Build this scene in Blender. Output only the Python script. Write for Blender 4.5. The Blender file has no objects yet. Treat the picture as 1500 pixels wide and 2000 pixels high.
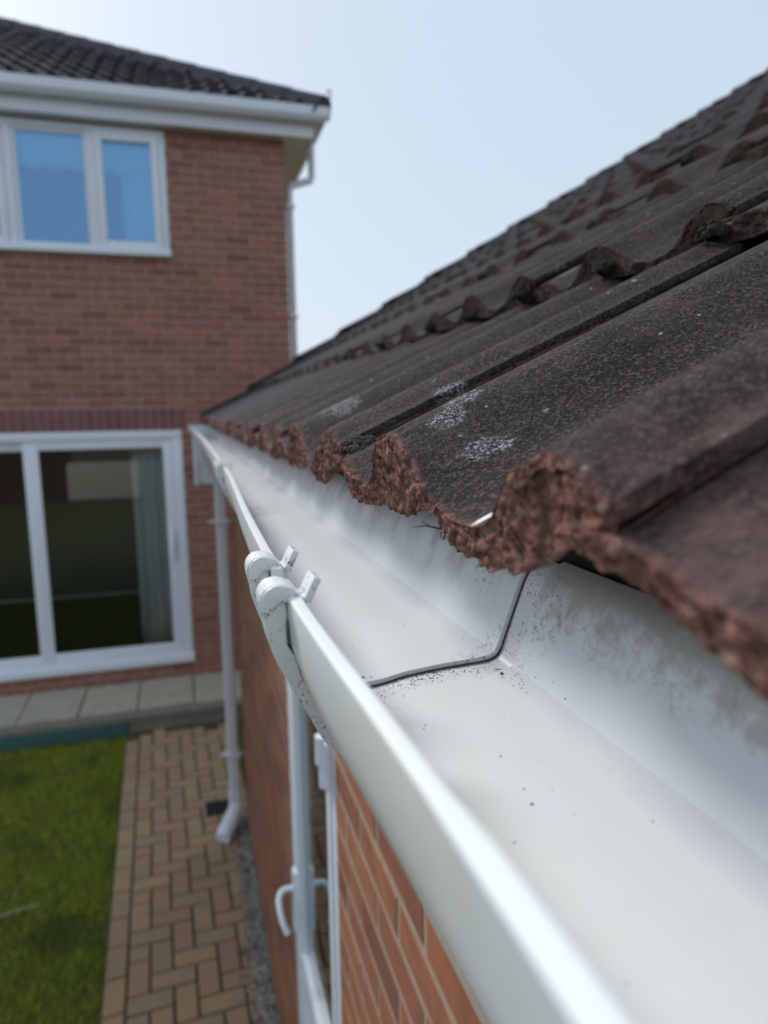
import bpy, bmesh, math, random
import numpy as np
from mathutils import Matrix, Vector

random.seed(7)
rng = np.random.default_rng(7)
SC = bpy.context.scene
COL = SC.collection
H = 2.6                     # camera height above the path
R = math.radians

# ------------------------------------------------------------------ camera
cam_d = bpy.data.cameras.new('camera')
cam = bpy.data.objects.new('camera', cam_d)
COL.objects.link(cam)
YAW, PIT, ROL, FPX = 0.278978, 0.145704, -0.0139713, 1335.36
fwd = Vector((math.sin(YAW) * math.cos(PIT), math.cos(YAW) * math.cos(PIT), -math.sin(PIT)))
rt0 = Vector((math.cos(YAW), -math.sin(YAW), 0))
up0 = rt0.cross(fwd)
rt = math.cos(ROL) * rt0 + math.sin(ROL) * up0
up = -math.sin(ROL) * rt0 + math.cos(ROL) * up0
cam.matrix_world = Matrix(((rt.x, up.x, -fwd.x, 0), (rt.y, up.y, -fwd.y, 0), (rt.z, up.z, -fwd.z, H), (0, 0, 0, 1)))
cam_d.sensor_fit = 'VERTICAL'
cam_d.sensor_height = 36
cam_d.lens = FPX / 2000 * 36
cam_d.clip_start = 0.01
cam_d.clip_end = 2000
cam_d.dof.use_dof = True
cam_d.dof.focus_distance = 0.335
cam_d.dof.aperture_fstop = 7.6
SC.camera = cam

# ------------------------------------------------------------------ sky, sun, exposure
SUN_AZ = R(-27)             # from +y towards -x
SUN_EL = R(36)
world = bpy.data.worlds.new('World')
SC.world = world
world.use_nodes = True
wn = world.node_tree.nodes
wl = world.node_tree.links
sky = wn.new('ShaderNodeTexSky')
sky.sky_type = 'NISHITA'
sky.sun_disc = False
sky.sun_elevation = SUN_EL
sky.sun_rotation = SUN_AZ
sky.air_density = 1.0
sky.dust_density = 2.2
sky.ozone_density = 1.5
bg = wn['Background']
bg.inputs['Strength'].default_value = 0.12
veil = wn.new('ShaderNodeMix')          # thin even veil of high cloud
veil.data_type = 'RGBA'
veil.inputs['Factor'].default_value = 0.86
veil.inputs['B'].default_value = (3.75, 4.37, 5.05, 1)
wl.new(sky.outputs[0], veil.inputs['A'])
wl.new(veil.outputs['Result'], bg.inputs[0])

sun_d = bpy.data.lights.new('sun', 'SUN')
sun = bpy.data.objects.new('sun', sun_d)
COL.objects.link(sun)
sun_d.energy = 2.1
sun_d.angle = R(16)
sun_d.color = (1.0, 0.97, 0.93)
sdir = Vector((math.sin(SUN_AZ) * math.cos(SUN_EL), math.cos(SUN_AZ) * math.cos(SUN_EL), math.sin(SUN_EL)))
sun.rotation_euler = sdir.to_track_quat('Z', 'Y').to_euler()
sun.location = (0, 0, 20)

SC.view_settings.view_transform = 'Standard'
SC.view_settings.look = 'None'
SC.view_settings.exposure = 0.53
SC.view_settings.gamma = 1.0
SC.view_settings.use_curve_mapping = False


# ------------------------------------------------------------------ helpers
def project(p):
    d = Vector(p) - Vector((0, 0, H))
    z = d.dot(fwd)
    if z < 0.02:
        return None
    return (750 + FPX * d.dot(rt) / z, 1000 - FPX * d.dot(up) / z, z)


def par(o, p):
    if p is not None:
        o.parent = p
        o.matrix_parent_inverse = p.matrix_basis.inverted()
    return o


def tag(o, label, cat, group=None):
    o['label'] = label
    o['category'] = cat
    if group:
        o['group'] = group
    return o


def thing(name, loc, label, cat, group=None):
    o = bpy.data.objects.new(name, None)
    COL.objects.link(o)
    o.location = loc
    o.empty_display_size = 0.1
    return tag(o, label, cat, group)


def link(name, me, parent=None, kind=None):
    o = bpy.data.objects.new(name, me)
    COL.objects.link(o)
    if kind:
        o['kind'] = kind
    return par(o, parent)


def mesh(name, v, f, m=None, smooth=False, sharp=None):
    me = bpy.data.meshes.new(name)
    me.from_pydata([tuple(x) for x in v], [], f)
    if m is not None:
        for q in (m if isinstance(m, (list, tuple)) else [m]):
            me.materials.append(q)
    if smooth:
        me.shade_smooth()
        if sharp:
            me.set_sharp_from_angle(angle=R(sharp))
    me.update()
    return me


class MB:
    """collects shapes in cam-relative z (0 = camera height) and links ONE mesh"""

    def __init__(self):
        self.v, self.f = [], []

    def add(self, v, f):
        n = len(self.v)
        self.v += [tuple(q) for q in v]
        self.f += [tuple(i + n for i in q) for q in f]
        return self

    def box(self, x0, x1, y0, y1, z0, z1):
        v = [(x, y, z) for z in (z0, z1) for y in (y0, y1) for x in (x0, x1)]
        return self.add(v, [(0, 2, 3, 1), (4, 5, 7, 6), (0, 1, 5, 4), (2, 6, 7, 3), (0, 4, 6, 2), (1, 3, 7, 5)])

    def prism(self, prof, axis, a, b):
        n = len(prof)
        v = []
        for t in (a, b):
            for (p, q) in prof:
                v.append((p, t, q) if axis == 'y' else ((t, p, q) if axis == 'x' else (p, q, t)))
        f = [(i, (i + 1) % n, n + (i + 1) % n, n + i) for i in range(n)]
        f += [tuple(range(n - 1, -1, -1)), tuple(range(n, 2 * n))]
        return self.add(v, f)

    def tube(self, pts, r, n=12, sq=False, cap=True, rads=None):
        P = [Vector(p) for p in pts]
        vs, fs = [], []
        T = []
        for i in range(len(P)):
            a = P[max(i - 1, 0)]
            b = P[min(i + 1, len(P) - 1)]
            T.append((b - a).normalized())
        ref = Vector((0, 1, 0)) if abs(T[0].y) < 0.8 else Vector((1, 0, 0))
        for i, p in enumerate(P):
            u = (ref - T[i] * ref.dot(T[i])).normalized()
            w = T[i].cross(u)
            rr = rads[i] if rads else r
            for k in range(n):
                a = 2 * math.pi * (k + (0.5 if sq else 0)) / n
                c, s = math.cos(a), math.sin(a)
                if sq:
                    m = (abs(c) ** 6 + abs(s) ** 6) ** (1 / 6)
                    c, s = c / m, s / m
                vs.append(p + (u * c + w * s) * rr)
        for i in range(len(P) - 1):
            for k in range(n):
                fs.append((i * n + k, i * n + (k + 1) % n, (i + 1) * n + (k + 1) % n, (i + 1) * n + k))
        if cap:
            fs.append(tuple(range(n - 1, -1, -1)))
            fs.append(tuple((len(P) - 1) * n + k for k in range(n)))
        return self.add(vs, fs)

    def build(self, name, m, parent=None, bevel=0, smooth=False, kind=None, seg=2, sharp=40):
        me = mesh(name, [(x, y, z + H) for x, y, z in self.v], self.f, m, smooth, sharp)
        bm = bmesh.new()
        bm.from_mesh(me)
        bmesh.ops.recalc_face_normals(bm, faces=bm.faces)
        if bevel:
            bmesh.ops.bevel(bm, geom=list(bm.edges), offset=bevel, segments=seg, affect='EDGES', profile=0.6, clamp_overlap=True)
        bm.to_mesh(me)
        bm.free()
        if smooth or bevel:
            me.shade_smooth()
            me.set_sharp_from_angle(angle=R(sharp))
        return link(name, me, parent, kind)


def ribbon(pts, a, b):
    """closed outline of a strip along pts, offset a..b along the left normal"""
    P = np.array(pts, float)
    d = np.gradient(P, axis=0)
    d /= np.linalg.norm(d, axis=1)[:, None]
    n = np.stack([-d[:, 1], d[:, 0]], 1)
    return [tuple(q) for q in (P + n * a)] + [tuple(q) for q in (P + n * b)[::-1]]


def smooth_line(pts, n=6):
    P = np.array(pts, float)
    out = []
    for i in range(len(P) - 1):
        p0 = P[max(i - 1, 0)]
        p1, p2 = P[i], P[i + 1]
        p3 = P[min(i + 2, len(P) - 1)]
        for k in range(n):
            t = k / n
            out.append(0.5 * ((2 * p1) + (-p0 + p2) * t + (2 * p0 - 5 * p1 + 4 * p2 - p3) * t * t + (-p0 + 3 * p1 - 3 * p2 + p3) * t ** 3))
    out.append(P[-1])
    return np.array(out)


def vnoise(p, seed=0):
    p = np.asarray(p, float)
    i = np.floor(p).astype(np.int64)
    fr = p - i
    w = fr * fr * (3 - 2 * fr)

    def hs(ix, iy, iz):
        n = (ix * 374761393 + iy * 668265263 + iz * 1440662683 + seed * 144269504) & 0xffffffff
        n = ((n ^ (n >> 13)) * 1274126177) & 0xffffffff
        return ((n ^ (n >> 16)) & 0xffff) / 65535.0
    r = 0
    for a in (0, 1):
        for b in (0, 1):
            for c in (0, 1):
                ww = (w[..., 0] if a else 1 - w[..., 0]) * (w[..., 1] if b else 1 - w[..., 1]) * (w[..., 2] if c else 1 - w[..., 2])
                r = r + ww * hs(i[..., 0] + a, i[..., 1] + b, i[..., 2] + c)
    return r


def fbm(p, sc, oct=3, seed=0):
    p = np.asarray(p, float) * sc
    r, a, t = 0, 1.0, 0
    for o in range(oct):
        r = r + a * vnoise(p, seed + o * 17)
        t += a
        a *= 0.5
        p = p * 2.07 + 3.1
    return r / t


# ------------------------------------------------------------------ materials
class NT:
    def __init__(self, name):
        self.m = bpy.data.materials.new(name)
        self.m.use_nodes = True
        self.t = self.m.node_tree
        self.n = self.t.nodes
        self.b = self.n['Principled BSDF']
        self._pos = None

    def new(self, kind, **kw):
        nd = self.n.new(kind)
        for k, v in kw.items():
            if k in nd.inputs.keys():
                nd.inputs[k].default_value = v
            else:
                setattr(nd, k, v)
        return nd

    def L(self, a, b):
        self.t.links.new(a, b)

    @property
    def pos(self):
        if self._pos is None:
            self._pos = self.new('ShaderNodeNewGeometry').outputs['Position']
        return self._pos

    def noise(self, scale, detail=3, rough=0.55, vec=None, dist=0):
        nd = self.new('ShaderNodeTexNoise', Scale=scale, Detail=detail, Roughness=rough, Distortion=dist)
        self.L(vec or self.pos, nd.inputs['Vector'])
        return nd.outputs['Fac']

    def scaled(self, s, rot=(0, 0, 0), loc=(0, 0, 0), vec=None):
        nd = self.new('ShaderNodeMapping')
        nd.inputs['Scale'].default_value = s
        nd.inputs['Rotation'].default_value = rot
        nd.inputs['Location'].default_value = loc
        self.L(vec or self.pos, nd.inputs['Vector'])
        return nd.outputs[0]

    def ramp(self, fac, lo, hi, a=0.0, b=1.0):
        nd = self.new('ShaderNodeMapRange', interpolation_type='SMOOTHSTEP')
        for k, v in (('From Min', lo), ('From Max', hi), ('To Min', a), ('To Max', b)):
            nd.inputs[k].default_value = v
        self.L(fac, nd.inputs['Value'])
        return nd.outputs['Result']

    def mix(self, fac, a, b):
        nd = self.new('ShaderNodeMix', data_type='RGBA')
        for k, v in (('Factor', fac), ('A', a), ('B', b)):
            if isinstance(v, (int, float)):
                nd.inputs[k].default_value = v
            elif isinstance(v, tuple):
                nd.inputs[k].default_value = v + (1,) if len(v) == 3 else v
            else:
                self.L(v, nd.inputs[k])
        return nd.outputs['Result']

    def math(self, op, a, b=0.0, c=None, clamp=False):
        nd = self.new('ShaderNodeMath', operation=op, use_clamp=clamp)
        for i, v in enumerate((a, b) if c is None else (a, b, c)):
            if isinstance(v, (int, float)):
                nd.inputs[i].default_value = v
            else:
                self.L(v, nd.inputs[i])
        return nd.outputs[0]

    def xyz(self, vec=None):
        nd = self.new('ShaderNodeSeparateXYZ')
        self.L(vec or self.pos, nd.inputs[0])
        return nd.outputs

    def attr(self, name):
        return self.new('ShaderNodeAttribute', attribute_name=name).outputs['Fac']

    def rand(self):
        a = self.new('ShaderNodeObjectInfo').outputs['Random']
        b = self.new('ShaderNodeNewGeometry').outputs['Random Per Island']
        return self.math('FRACT', self.math('ADD', a, b))

    def bump(self, h, strength=0.3, dist=0.001):
        nd = self.new('ShaderNodeBump', Strength=strength, Distance=dist)
        self.L(h, nd.inputs['Height'])
        prev = self.b.inputs['Normal']
        if prev.is_linked:
            self.L(prev.links[0].from_socket, nd.inputs['Normal'])
        self.L(nd.outputs[0], self.b.inputs['Normal'])

    def col(self, c):
        if isinstance(c, tuple):
            self.b.inputs['Base Color'].default_value = c + (1,)
        else:
            self.L(c, self.b.inputs['Base Color'])
        return self

    def rough(self, r):
        if isinstance(r, (int, float)):
            self.b.inputs['Roughness'].default_value = r
        else:
            self.L(r, self.b.inputs['Roughness'])
        return self

    def near(self, pts):
        """mask: soft balls round world points (x,y,zcam,radius)"""
        tot = None
        for (x, y, z, r) in pts:
            nd = self.new('ShaderNodeVectorMath', operation='DISTANCE')
            self.L(self.pos, nd.inputs[0])
            nd.inputs[1].default_value = (x, y, z + H)
            k = self.ramp(nd.outputs['Value'], r, r * 0.25)
            tot = k if tot is None else self.math('MAXIMUM', tot, k)
        return tot


def m_plain(name, c, rough=0.5, var=0.06, scale=30, bump=0.0):
    t = NT(name)
    n = t.noise(scale, 4)
    t.col(t.mix(n, tuple(x * (1 - var) for x in c), tuple(min(1, x * (1 + var)) for x in c))).rough(rough)
    if bump:
        t.bump(t.noise(scale * 8, 4), bump, 0.002)
    return t.m


def m_tile(name, far=False, spec=.16, rough=.84, far_tint=(0.075, 0.072, 0.085), far_mix=.42):
    t = NT(name)
    br = t.attr('broken')
    ms = t.attr('moss_shade')  # moss together with the shade on upper course roll ends, as colour
    r = t.rand()
    big = t.noise(22, 4, 0.6)
    base = t.mix(t.ramp(big, .25, .75), (0.0095, 0.0080, 0.0092), (0.044, 0.0345, 0.0350))
    base = t.mix(t.math('MULTIPLY', r, 0.25), base, (0.062, 0.050, 0.049))
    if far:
        base = t.mix(far_mix, base, far_tint)  # lighter, bluer tone mixed evenly into the distant tiles
    if not far:
        gv_ = t.new('ShaderNodeTexVoronoi', Scale=820, Randomness=1.0)
        t.L(t.pos, gv_.inputs['Vector'])
        cell = t.xyz(gv_.outputs['Color'])[0]
        grain = t.noise(520, 3, 0.7)
        base = t.mix(t.math('MULTIPLY', t.ramp(cell, 0.62, 0.98), 0.55), base, (0.135, 0.105, 0.098))
        base = t.mix(t.math('MULTIPLY', t.ramp(cell, 0.34, 0.05), 0.8), base, (0.007, 0.006, 0.007))
        base = t.mix(t.ramp(grain, 0.46, 0.34, 0, 0.6), base, (0.010, 0.009, 0.010))
        base = t.mix(t.math('MULTIPLY', t.near([(.13, .07, -.03, .13), (.30, .08, .05, .14)]), t.ramp(t.noise(55, 5, .7), .36, .68, .1, .8)), base, (0.155, 0.092, 0.080))
        red = t.math('MULTIPLY', t.ramp(t.noise(330, 5, 0.75), 0.54, 0.70), t.math('MAXIMUM', t.ramp(t.noise(20, 2), 0.40, 0.58), t.near([(.13, .08, -.03, .075), (.25, .1, .03, .08)])))
        base = t.mix(t.math('MULTIPLY', red, 0.85), base, (0.21, 0.10, 0.085))
        lich = t.near([(.118, .303, -.003, .016), (.131, .316, .005, .018), (.122, .273, -.0145, .016), (.130, .270, -.012, .012), (.133, .606, .005, .034),
                       (.172, .435, .014, .022), (.33, .50, .085, .025), (.42, .72, .16, .03), (.154, .275, .001, .006)])
        ln = t.ramp(t.noise(560, 4, 0.8), 0.49, 0.64)
        lm = t.math('MULTIPLY', t.ramp(t.math('ADD', t.math('MULTIPLY', lich, 0.55), t.noise(70, 3, .6)), 0.77, 1.0), ln)
        spots = t.ramp(t.noise(110, 1), 0.76, 0.80)
        base = t.mix(t.math('MAXIMUM', t.math('MULTIPLY', lm, .85), t.math('MULTIPLY', spots, .6)), base, (0.50, 0.52, 0.52))
        grn = t.math('MULTIPLY', t.ramp(t.noise(60, 3), 0.64, 0.74), t.ramp(t.noise(16, 2), 0.5, 0.65))
        base = t.mix(t.math('MULTIPLY', grn, .7), base, (0.07, 0.065, 0.02))
        # bird dropping in the pan beside the nearest roll
        d = t.scaled((1, 1, 1), loc=(-.1005, -.2192, -(H - .034)), rot=(0, 0, 0))
        s = t.xyz(d)
        e = t.math('ADD', t.math('POWER', t.math('DIVIDE', s[0], .0082), 2), t.math('POWER', t.math('DIVIDE', s[1], .0026), 2))
        e = t.math('ADD', e, t.math('MULTIPLY', t.noise(500, 3), 0.9))
        base = t.mix(t.ramp(e, 1.45, 1.2), base, (0.72, 0.74, 0.74))
    # broken concrete of the nose
    p1 = t.noise(210, 4, 0.7)
    vo = t.new('ShaderNodeTexVoronoi', Scale=300)
    t.L(t.pos, vo.inputs['Vector'])
    c2 = t.mix(t.ramp(p1, .3, .72), (0.045, 0.022, 0.018), (0.31, 0.150, 0.115))
    c2 = t.mix(t.ramp(vo.outputs['Color'], 0.78, 0.9, 0, .55), c2, (0.30, 0.22, 0.18))
    c2 = t.mix(t.ramp(t.noise(60, 3), 0.55, 0.75, 0, .75), c2, (0.045, 0.035, 0.018))
    c2 = t.mix(t.math('MULTIPLY', ms, 0.92), c2, t.mix(t.noise(90, 3), (0.006, 0.006, 0.005), (0.030, 0.027, 0.019)))
    t.col(t.mix(br, base, c2))
    t.rough(t.ramp(br, 0, 1, rough, .95))
    t.L(t.ramp(br, 0, 1, spec, .12), t.b.inputs['Specular IOR Level'])
    if not far:
        t.bump(t.noise(950, 2, 0.6), .6, 0.0012)
        t.bump(cell, .4, .0006)
        t.bump(t.noise(260, 3, 0.65), 0.35, 0.0022)
    else:
        t.bump(t.noise(120, 3, 0.65), 0.5, 0.004)
    return t.m


def m_brick(name, cols, sc=1.0):
    t = NT(name)
    r = t.rand()
    cr = t.new('ShaderNodeValToRGB')
    cr.color_ramp.interpolation = 'LINEAR'
    el = cr.color_ramp.elements
    for i, c in enumerate(cols):
        e = el[i] if i < 2 else el.new(1.0)
        e.position = i / (len(cols) - 1)
        e.color = c + (1,)
    t.L(r, cr.inputs[0])
    c = t.mix(t.ramp(t.noise(14 * sc, 4, .6), .35, .75, 0, .55), cr.outputs[0], tuple(x * .62 for x in cols[0]))
    c = t.mix(t.ramp(t.noise(190, 2), .62, .74, 0, .5), c, tuple(min(1, x * 1.5) for x in cols[-1]))
    t.col(c).rough(.85)
    t.bump(t.noise(240, 3), .4, .002)
    return t.m


def m_pvc(name, dirty=True):
    t = NT(name)
    base = t.mix(t.noise(9, 3), (0.77, 0.81, 0.845), (0.82, 0.85, 0.87))
    if dirty:
        x, y, z = t.xyz()
        # algae tide left on the back of the gutter, heaviest next to the near joint
        zz = t.math('SUBTRACT', z, H)
        st = t.noise(75, 6, .68)
        hgt = t.math('ADD', zz, t.math('MULTIPLY', t.math('SUBTRACT', st, .5), .075))
        back = t.ramp(x, .139, .147)
        nearj = t.ramp(y, .285, .262)
        patch = t.math('MULTIPLY', t.ramp(hgt, -.105, -.083), back)
        speck = t.ramp(t.noise(520, 4, .75), .45, .60)
        solid = t.ramp(hgt, -.098, -.074)
        pm = t.math('MULTIPLY', patch, t.math('MAXIMUM', t.math('MULTIPLY', solid, .78), t.math('MULTIPLY', speck, .62)))
        pm_near = t.math('MULTIPLY', pm, nearj)
        drips = t.noise(1, 3, .6, vec=t.scaled((1, 34, 4)))
        far = t.math('MULTIPLY', t.math('MULTIPLY', back, t.ramp(hgt, -.108, -.078)), t.ramp(drips, .36, .66))
        far = t.math('MULTIPLY', far, t.ramp(y, .27, .33))
        base = t.mix(t.math('MULTIPLY', far, .7), base, (0.40, 0.37, 0.30))
        base = t.mix(pm_near, base, t.mix(t.noise(1, 4, .65, vec=t.scaled((30, 120, 30))), (0.33, 0.295, 0.23), (0.52, 0.48, 0.39)))
        # yellow film on the floor along the front, brown bloom by the joint
        film = t.math('MULTIPLY', t.ramp(t.noise(1, 4, .6, vec=t.scaled((26, 12, 9))), .38, .62), t.ramp(x, .135, .065))
        base = t.mix(t.math('MULTIPLY', film, .5), base, (0.76, 0.73, 0.62))
        j = t.near([(.135, .285, -.115, .03), (.15, .262, -.09, .026), (.148, .33, -.085, .02), (.077, .268, -.122, .016)])
        jm = t.math('MULTIPLY', j, t.ramp(t.noise(300, 4, .7), .52, .66))
        base = t.mix(t.math('MULTIPLY', jm, .75), base, (0.20, 0.15, 0.10))
        fine = t.ramp(t.noise(900, 2, .6), .70, .76)
        base = t.mix(t.math('MULTIPLY', fine, t.math('MULTIPLY', t.ramp(t.noise(25, 2), .52, .66), .6)), base, (0.16, 0.14, 0.12))
        t.rough(t.ramp(pm_near, 0, 1, .30, .75))
    else:
        t.rough(.32)
    t.col(base)
    t.bump(t.noise(60, 3), .04, .004)
    return t.m


def m_clip(name):
    t = NT(name)
    base = t.mix(t.noise(40, 3), (0.70, 0.71, 0.72), (0.80, 0.80, 0.80))
    fine = t.ramp(t.noise(620, 3, .65), .57, .63)
    base = t.mix(t.math('MULTIPLY', fine, t.ramp(t.noise(90, 2), .42, .58)), base, (0.03, 0.025, 0.02))
    bl = t.near([(.040, .3045, -.0700, .008), (.0405, .252, -.0700, .007), (.034, .292, -.071, .008), (.027, .262, -.078, .008), (.029, .263, -.090, .008), (.036, .262, -.103, .007), (.025, .300, -.076, .006), (.0438, .2465, -.064, .003), (.0438, .2995, -.0655, .004)])
    base = t.mix(t.math('MULTIPLY', bl, t.ramp(t.noise(330, 4, .7), .46, .62)), base, (0.14, 0.085, 0.05))
    t.col(base).rough(.38)
    return t.m


def m_glass(name, tint=(1, 1, 1), ior=1.5, refl=(1, 1, 1), bias=0.0):
    t = NT(name)
    t.n.remove(t.b)
    fr = t.new('ShaderNodeFresnel', IOR=ior)
    gl = t.new('ShaderNodeBsdfGlossy', Roughness=0.0)
    gl.inputs['Color'].default_value = refl + (1,)
    tr = t.new('ShaderNodeBsdfTransparent')
    tr.inputs['Color'].default_value = tint + (1,)
    mx = t.new('ShaderNodeMixShader')
    t.L(t.math('ADD', fr.outputs[0], bias, clamp=True), mx.inputs[0])
    t.L(tr.outputs[0], mx.inputs[1])
    t.L(gl.outputs[0], mx.inputs[2])
    t.L(mx.outputs[0], t.n['Material Output'].inputs[0])
    return t.m


M = {}
M['tile'] = m_tile('weathered concrete tile')
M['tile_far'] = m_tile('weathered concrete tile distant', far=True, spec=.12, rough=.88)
M['tile_house'] = m_tile('weathered grey concrete tile', far=True, spec=.08, rough=.95, far_tint=(0.135, 0.14, 0.165), far_mix=.62)
M['pvc'] = m_pvc('gutter white plastic')
M['clip'] = m_clip('union white plastic')
M['white'] = m_plain('cool white plastic', (.80, .85, .92), .32, .03, 6)
M['frame'] = m_plain('white window plastic', (.82, .87, .94), .3, .03, 6)
M['pipe'] = m_plain('pale grey white plastic', (.66, .66, .70), .35, .06, 8)
M['brick_g'] = m_brick('orange facing brick', [(.20, .074, .044), (.32, .118, .058), (.38, .148, .068), (.27, .095, .054)])
M['brick_h'] = m_brick('red brown facing brick', [(.26, .105, .080), (.38, .165, .118), (.35, .158, .100), (.44, .20, .138)])
M['soldier'] = m_brick('plum soldier brick', [(.22, .092, .092), (.27, .118, .112), (.24, .10, .096)])
M['mortar_g'] = m_plain('buff mortar', (.36, .285, .21), .95, .2, 60, .4)
M['mortar_h'] = m_plain('grey pink mortar', (.41, .34, .32), .95, .15, 60, .3)
M['felt'] = m_plain('olive black underlay', (.020, .019, .012), .95, .4, 300, .6)
M['dark'] = m_plain('dark void', (.03, .03, .03), .9)
M['room'] = m_plain('room wall', (.16, .16, .15), .9)
M['curtain'] = m_plain('net curtain', (.92, .93, .95), .9, .05)
M['rubber'] = m_plain('black rubber', (.010, .010, .011), .6)
M['iron'] = m_plain('galvanised iron', (.16, .16, .17), .5, .2)
M['grate'] = m_plain('black grate plastic', (.012, .013, .016), .5)
M['green'] = m_plain('worn green paint', (.045, .125, .115), .7, .35, 14, .2)
M['slab'] = m_plain('grey buff slab', (.42, .385, .30), .9, .3, 9, .4)
M['concrete'] = m_plain('dark concrete', (.22, .205, .17), .95, .3, 18, .5)
M['soil'] = m_plain('moss grown soil', (.075, .07, .022), .95, .4, 40, .6)
M['twig'] = m_plain('dry twig', (.07, .05, .03), .8, .3)
M['cane'] = m_plain('bleached cane', (.38, .36, .30), .7, .1)
M['glass'] = m_glass('clear glazing', (.84, .88, .88), 1.75)
M['glass_blue'] = m_glass('sky tinted glazing', (.86, .95, 1.0), 1.6, (.38, .68, 1.0), .22)  # blue of the reflected sky is put into the gloss colour
M['glass_door'] = m_glass('door glazing', (.75, .80, .78), 1.5)


def m_lawn():
    t = NT('lawn turf')
    c = t.mix(t.noise(4, 4), (.085, .105, .030), (.125, .15, .045))
    t.col(t.mix(t.noise(60, 3), c, (.06, .055, .016))).rough(.9)
    t.bump(t.noise(90, 4), .8, .02)
    return t.m


def m_blade():
    t = NT('grass blade')
    r = t.rand()
    c = t.mix(r, (.18, .27, .008), (.42, .49, .022))
    c = t.mix(t.ramp(t.noise(3.2, 3), .42, .62), c, (.32, .33, .02))
    c = t.mix(t.ramp(t.noise(2.1, 2, vec=t.scaled((1, 1, 1), loc=(5, 3, 0))), .5, .66, 0, .7), c, (.055, .125, .012))
    t.col(c).rough(.6)
    return t.m


def m_paver():
    t = NT('block paver')
    r = t.rand()
    cr = t.new('ShaderNodeValToRGB')
    el = cr.color_ramp.elements
    for i, c in enumerate([(.36, .23, .135), (.44, .305, .165), (.38, .215, .14), (.42, .285, .155), (.33, .235, .145), (.42, .235, .15)]):
        e = el[i] if i < 2 else el.new(1.0)
        e.position = i / 5
        e.color = c + (1,)
    t.L(r, cr.inputs[0])
    c = t.mix(t.ramp(t.noise(9, 4, .6), .4, .7, 0, .6), cr.outputs[0], (.28, .235, .14))
    c = t.mix(t.ramp(t.noise(160, 2), .6, .72, 0, .4), c, (.30, .25, .19))
    t.col(c).rough(.9)
    t.bump(t.noise(170, 3), .4, .003)
    return t.m


def m_gravel():
    t = NT('pale gravel')
    r = t.rand()
    t.col(t.mix(r, (.11, .105, .09), (.42, .40, .36))).rough(.9)
    return t.m


M['lawn'] = m_lawn()
M['blade'] = m_blade()
M['paver'] = m_paver()
M['gravel'] = m_gravel()
M['moss'] = m_plain('grey green moss', (.075, .080, .055), .95, .5, 200, .8)
M['moss_dark'] = m_plain('dark roof moss', (.030, .029, .022), .95, .6, 180, .8)
M['moss_gold'] = m_plain('golden moss', (.13, .10, .015), .95, .5, 300, .8)

# ------------------------------------------------------------------ tile mesh
CREST = -.0118
TOP = np.array([(0, -.0218), (.009, -.0188), (.019, -.0146), (.028, -.0122), (.037, -.0118), (.047, -.0152), (.055, -.020), (.062, -.0268),
                (.070, -.0332), (.080, -.0366), (.096, -.0380), (.108, -.0366), (.126, -.0330), (.142, -.0262), (.157, -.0184), (.172, -.0124),
                (.185, -.0112), (.195, -.0122), (.203, -.0160), (.210, -.0225), (.217, -.0300), (.225, -.0355), (.236, -.0380), (.248, -.0352), (.260, -.0316), (.272, -.0297),
                (.285, -.0290), (.300, -.0288), (.318, -.0288)])
TOP_NEAR = np.concatenate([TOP[:16], np.array([(.188, -.0112), (.203, -.0122), (.216, -.0165), (.228, -.0225), (.240, -.0290), (.252, -.0355), (.262, -.0386), (.2729, -.0382), (.2815, -.0352),
                (.291, -.0318), (.302, -.0302), (.318, -.0300)])])
BOT = np.array([(0, -.0290), (.02, -.0362), (.035, -.0434), (.05, -.0502), (.076, -.0544), (.1, -.053), (.118, -.0480), (.136, -.0405), (.152, -.0456),
                (.174, -.0502), (.21, -.0492), (.25, -.0522), (.265, -.0516), (.28, -.0470), (.292, -.0405), (.318, -.036)])
for _t in (TOP, TOP_NEAR):
    _t[:, 1] = CREST + (_t[:, 1] - CREST) * np.where(_t[:, 0] < .006, 1.0, np.where(_t[:, 0] > .26, 1.0, 1.14))
TPITCH = R(24.6)
RPITCH = R(30.6)
GAUGE = .352
XE = .093
YE = .135


def prof(tab, v):
    fine = np.linspace(0, .318, 319)
    z = np.interp(fine, tab[:, 0], tab[:, 1])
    k = np.array([1, 2, 3, 4, 3, 2, 1], float)
    zp = np.pad(z, 3, mode='edge')
    z = np.convolve(zp, k / k.sum(), 'valid')
    return np.interp(v, fine, z) - CREST


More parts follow.
